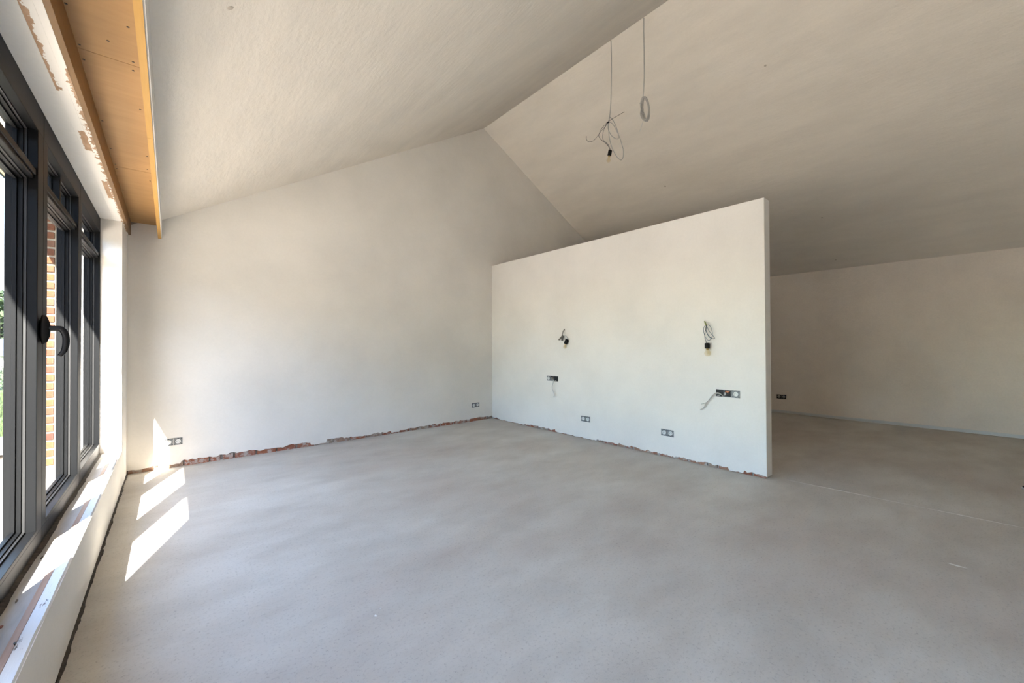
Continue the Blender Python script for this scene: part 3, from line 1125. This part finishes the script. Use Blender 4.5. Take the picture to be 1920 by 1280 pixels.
put(MB().lathe([(0.012, -0.006), (0.015, -0.003), (0.015, 0.003), (0.012, 0.006)], (3.886, 2.812, 3.787), (0, 0.2, 1), 12).build('tie_band', 'black_plastic'), p1, p1.location)
lamp_end(p1, [(3.887, 2.786, 3.453), (3.887, 2.801, 3.396)], [(3.887, 2.801, 3.396), (3.887, 2.816, 3.322)], 0.022, 0.024)

# pendant two: coiled spare cable
p2 = empty('coiled_cable', (3.887, 2.343, 4.720))
tag(p2, 'grey ceiling cable wound into an oval coil hanging from the ridge', 'cable')
wires(p2, [('cable', [(3.887, 2.342, 4.720), (3.887, 2.344, 4.570), (3.887, 2.342, 4.333), (3.887, 2.343, 4.099), (3.887, 2.352, 3.930), (3.887, 2.360, 3.860)], 0.0055, 'cable_grey')])
cy, cz, ch, cw = 2.335, 3.733, 0.130, 0.040
hel = []
turns, per = 6, 20
for i in range(turns*per+1):
    a = 2*math.pi*i/per
    s = i/(turns*per)
    wv = cw*(0.72 + 0.55*((i//per*5) % 7)/7 + 0.12*math.sin(a*2.5))
    yy = -math.cos(a)*wv + 0.004*math.sin(11*s)
    zz = math.sin(a)*(ch + 0.006*math.sin(17*s))
    xx = 0.022*math.sin(2*math.pi*s*2.3) + 0.008*math.cos(a*0.5)
    # slight lean of the whole coil
    hel.append((RX + xx, cy - yy + zz*0.10*-1*-1, cz + zz))
wires(p2, [('coil', hel, 0.0062, 'cable_grey')])
wrap = []
for i in range(61):
    s = i/60
    a = 2*math.pi*5*s
    zc = 0.095 - 0.19*s
    wrap.append((RX + 0.017*math.cos(a), cy + cw*0.95 + zc*0.10 + 0.013*math.sin(a), cz + zc))
wires(p2, [('coil_wrap', wrap, 0.004, 'cable_grey')])
wires(p2, [('wire', [(3.887, 2.355, 3.62), (3.880, 2.379, 3.551), (3.884, 2.402, 3.513)], 0.0022, 'cable_white')])

# wall lamp nearer the gable
l1 = empty('wall_lamp', (PX, 3.651, 1.411))
tag(l1, 'short bare bulb lamp with stubby connectors on the partition, nearer the gable wall', 'wall lamp', 'bare bulbs on the partition')
wires(l1, [('sleeve', [(4.037, 3.651, 1.411), (4.015, 3.641, 1.397), (4.005, 3.648, 1.375), (4.005, 3.658, 1.339), (4.005, 3.654, 1.317)], 0.0055, 'connector'),
           ('connector', [(4.005, 3.654, 1.328), (4.003, 3.690, 1.291), (4.002, 3.720, 1.268)], 0.010, 'connector'),
           ('connector', [(4.005, 3.648, 1.322), (4.000, 3.655, 1.286), (4.000, 3.662, 1.258)], 0.011, 'connector'),
           ('wire', [(4.005, 3.645, 1.324), (4.005, 3.601, 1.323), (4.005, 3.577, 1.298), (4.005, 3.576, 1.269)], 0.0035, 'cable_grey')])
lamp_end(l1, [(4.005, 3.576, 1.271), (4.005, 3.605, 1.216)], [(4.005, 3.605, 1.216), (4.005, 3.622, 1.150)], 0.023, 0.025)

# wall lamp nearer the free end
l2 = empty('wall_lamp', (PX, 1.792, 1.424))
tag(l2, 'bare bulb lamp with tangled blue wire loops, nearer the free end of the partition', 'wall lamp', 'bare bulbs on the partition')
wires(l2, [('connector', [(4.037, 1.792, 1.424), (4.010, 1.775, 1.414), (3.995, 1.766, 1.404), (3.995, 1.758, 1.388)], 0.007, 'connector_green'),
           ('wire', [(3.995, 1.754, 1.386), (3.985, 1.773, 1.371), (3.985, 1.779, 1.332), (3.995, 1.774, 1.286), (3.995, 1.752, 1.246), (3.995, 1.729, 1.238), (4.005, 1.711, 1.261), (4.005, 1.704, 1.307), (3.995, 1.713, 1.361), (3.995, 1.735, 1.385), (3.995, 1.752, 1.381)], 0.0022, 'wire_blue'),
           ('wire', [(3.995, 1.756, 1.392), (3.975, 1.761, 1.316), (3.975, 1.763, 1.262), (3.995, 1.763, 1.231), (3.995, 1.753, 1.205)], 0.0026, 'wire_dark'),
           ('wire', [(3.995, 1.754, 1.386), (4.010, 1.758, 1.309), (4.005, 1.726, 1.262), (3.995, 1.681, 1.253), (3.985, 1.687, 1.276), (3.985, 1.724, 1.323), (3.995, 1.751, 1.372)], 0.0022, 'wire_blue'),
           ('wire', [(3.995, 1.754, 1.386), (4.005, 1.767, 1.340), (3.995, 1.748, 1.300), (3.995, 1.714, 1.257), (4.005, 1.711, 1.260)], 0.0024, 'wire_blue')])
lamp_end(l2, [(3.995, 1.751, 1.209), (3.995, 1.751, 1.157)], [(3.995, 1.750, 1.157), (3.993, 1.744, 1.082)], 0.023, 0.030)

# ------------------------------------------------------------------ small things on ledge and floor
def chip(loc, s, mat, label, cat='rubble', seed=1, name='brick_chip'):
    r = random.Random(seed)
    bm = bmesh.new()
    bmesh.ops.create_icosphere(bm, subdivisions=1, radius=1)
    for v_ in bm.verts:
        k = r.uniform(0.65, 1.15)
        v_.co = Vector((v_.co.x*s[0]*k, v_.co.y*s[1]*k, max(-0.6, v_.co.z)*s[2]*k))
    zmin = min(v_.co.z for v_ in bm.verts)
    me = bpy.data.meshes.new(name)
    bm.to_mesh(me)
    bm.free()
    o = bpy.data.objects.new(name, me)
    COL.objects.link(o)
    me.materials.append(MATS[mat])
    o.location = (loc[0], loc[1], loc[2]-zmin)
    tag(o, label, cat, 'crumbs of rubble')
    return o


chip((-0.402, 2.010, SILL-0.003), (0.006, 0.014, 0.004), 'chip_red', 'red brick crumb lying on the pale sill board', seed=3)
chip((-0.345, 1.860, SILL+0.0015), (0.004, 0.008, 0.006), 'screw_dark', 'dark crumb at the edge of the wood strip', seed=4)
chip((-0.402, 2.180, SILL-0.003), (0.003, 0.016, 0.003), 'connector', 'thin grey splinter on the sill board', seed=5)
chip((-0.420, 2.640, SILL-0.003), (0.004, 0.030, 0.004), 'foam', 'dark flake of foam by the window frame foot', seed=6)
chip((-0.405, 2.560, SILL-0.003), (0.004, 0.022, 0.003), 'foam', 'dark flake of foam on the sill board before the sun patch', seed=7)
chip((3.230, 0.108, 0), (0.010, 0.045, 0.0015), 'smudge_white', 'white plaster smear on the floor at the right', 'plaster crumb', 8, 'plaster_crumb')
chip((0.70, 1.765, 0), (0.006, 0.010, 0.002), 'smudge_white', 'small white plaster crumb on the floor near the viewer', 'plaster crumb', 9, 'plaster_crumb')
chip((0.735, 1.80, 0), (0.004, 0.005, 0.002), 'smudge_white', 'tiny white plaster crumb on the floor farther from the viewer', 'plaster crumb', 10, 'plaster_crumb')
pc = empty('floor_pipe', (5.33, -0.215, 0))
tag(pc, 'short capped dark pipe standing out of the floor at the right edge', 'pipe')
put(MB().lathe([(0.028, 0), (0.028, 0.012), (0.024, 0.016)], (5.33, -0.215, 0), (0, 0, 1), 16).build('collar', 'cable_grey'), pc, pc.location)
put(MB().lathe([(0.021, 0.010), (0.021, 0.022), (0.016, 0.026)], (5.33, -0.215, 0), (0, 0, 1), 16).build('cap', 'black_plastic'), pc, pc.location)
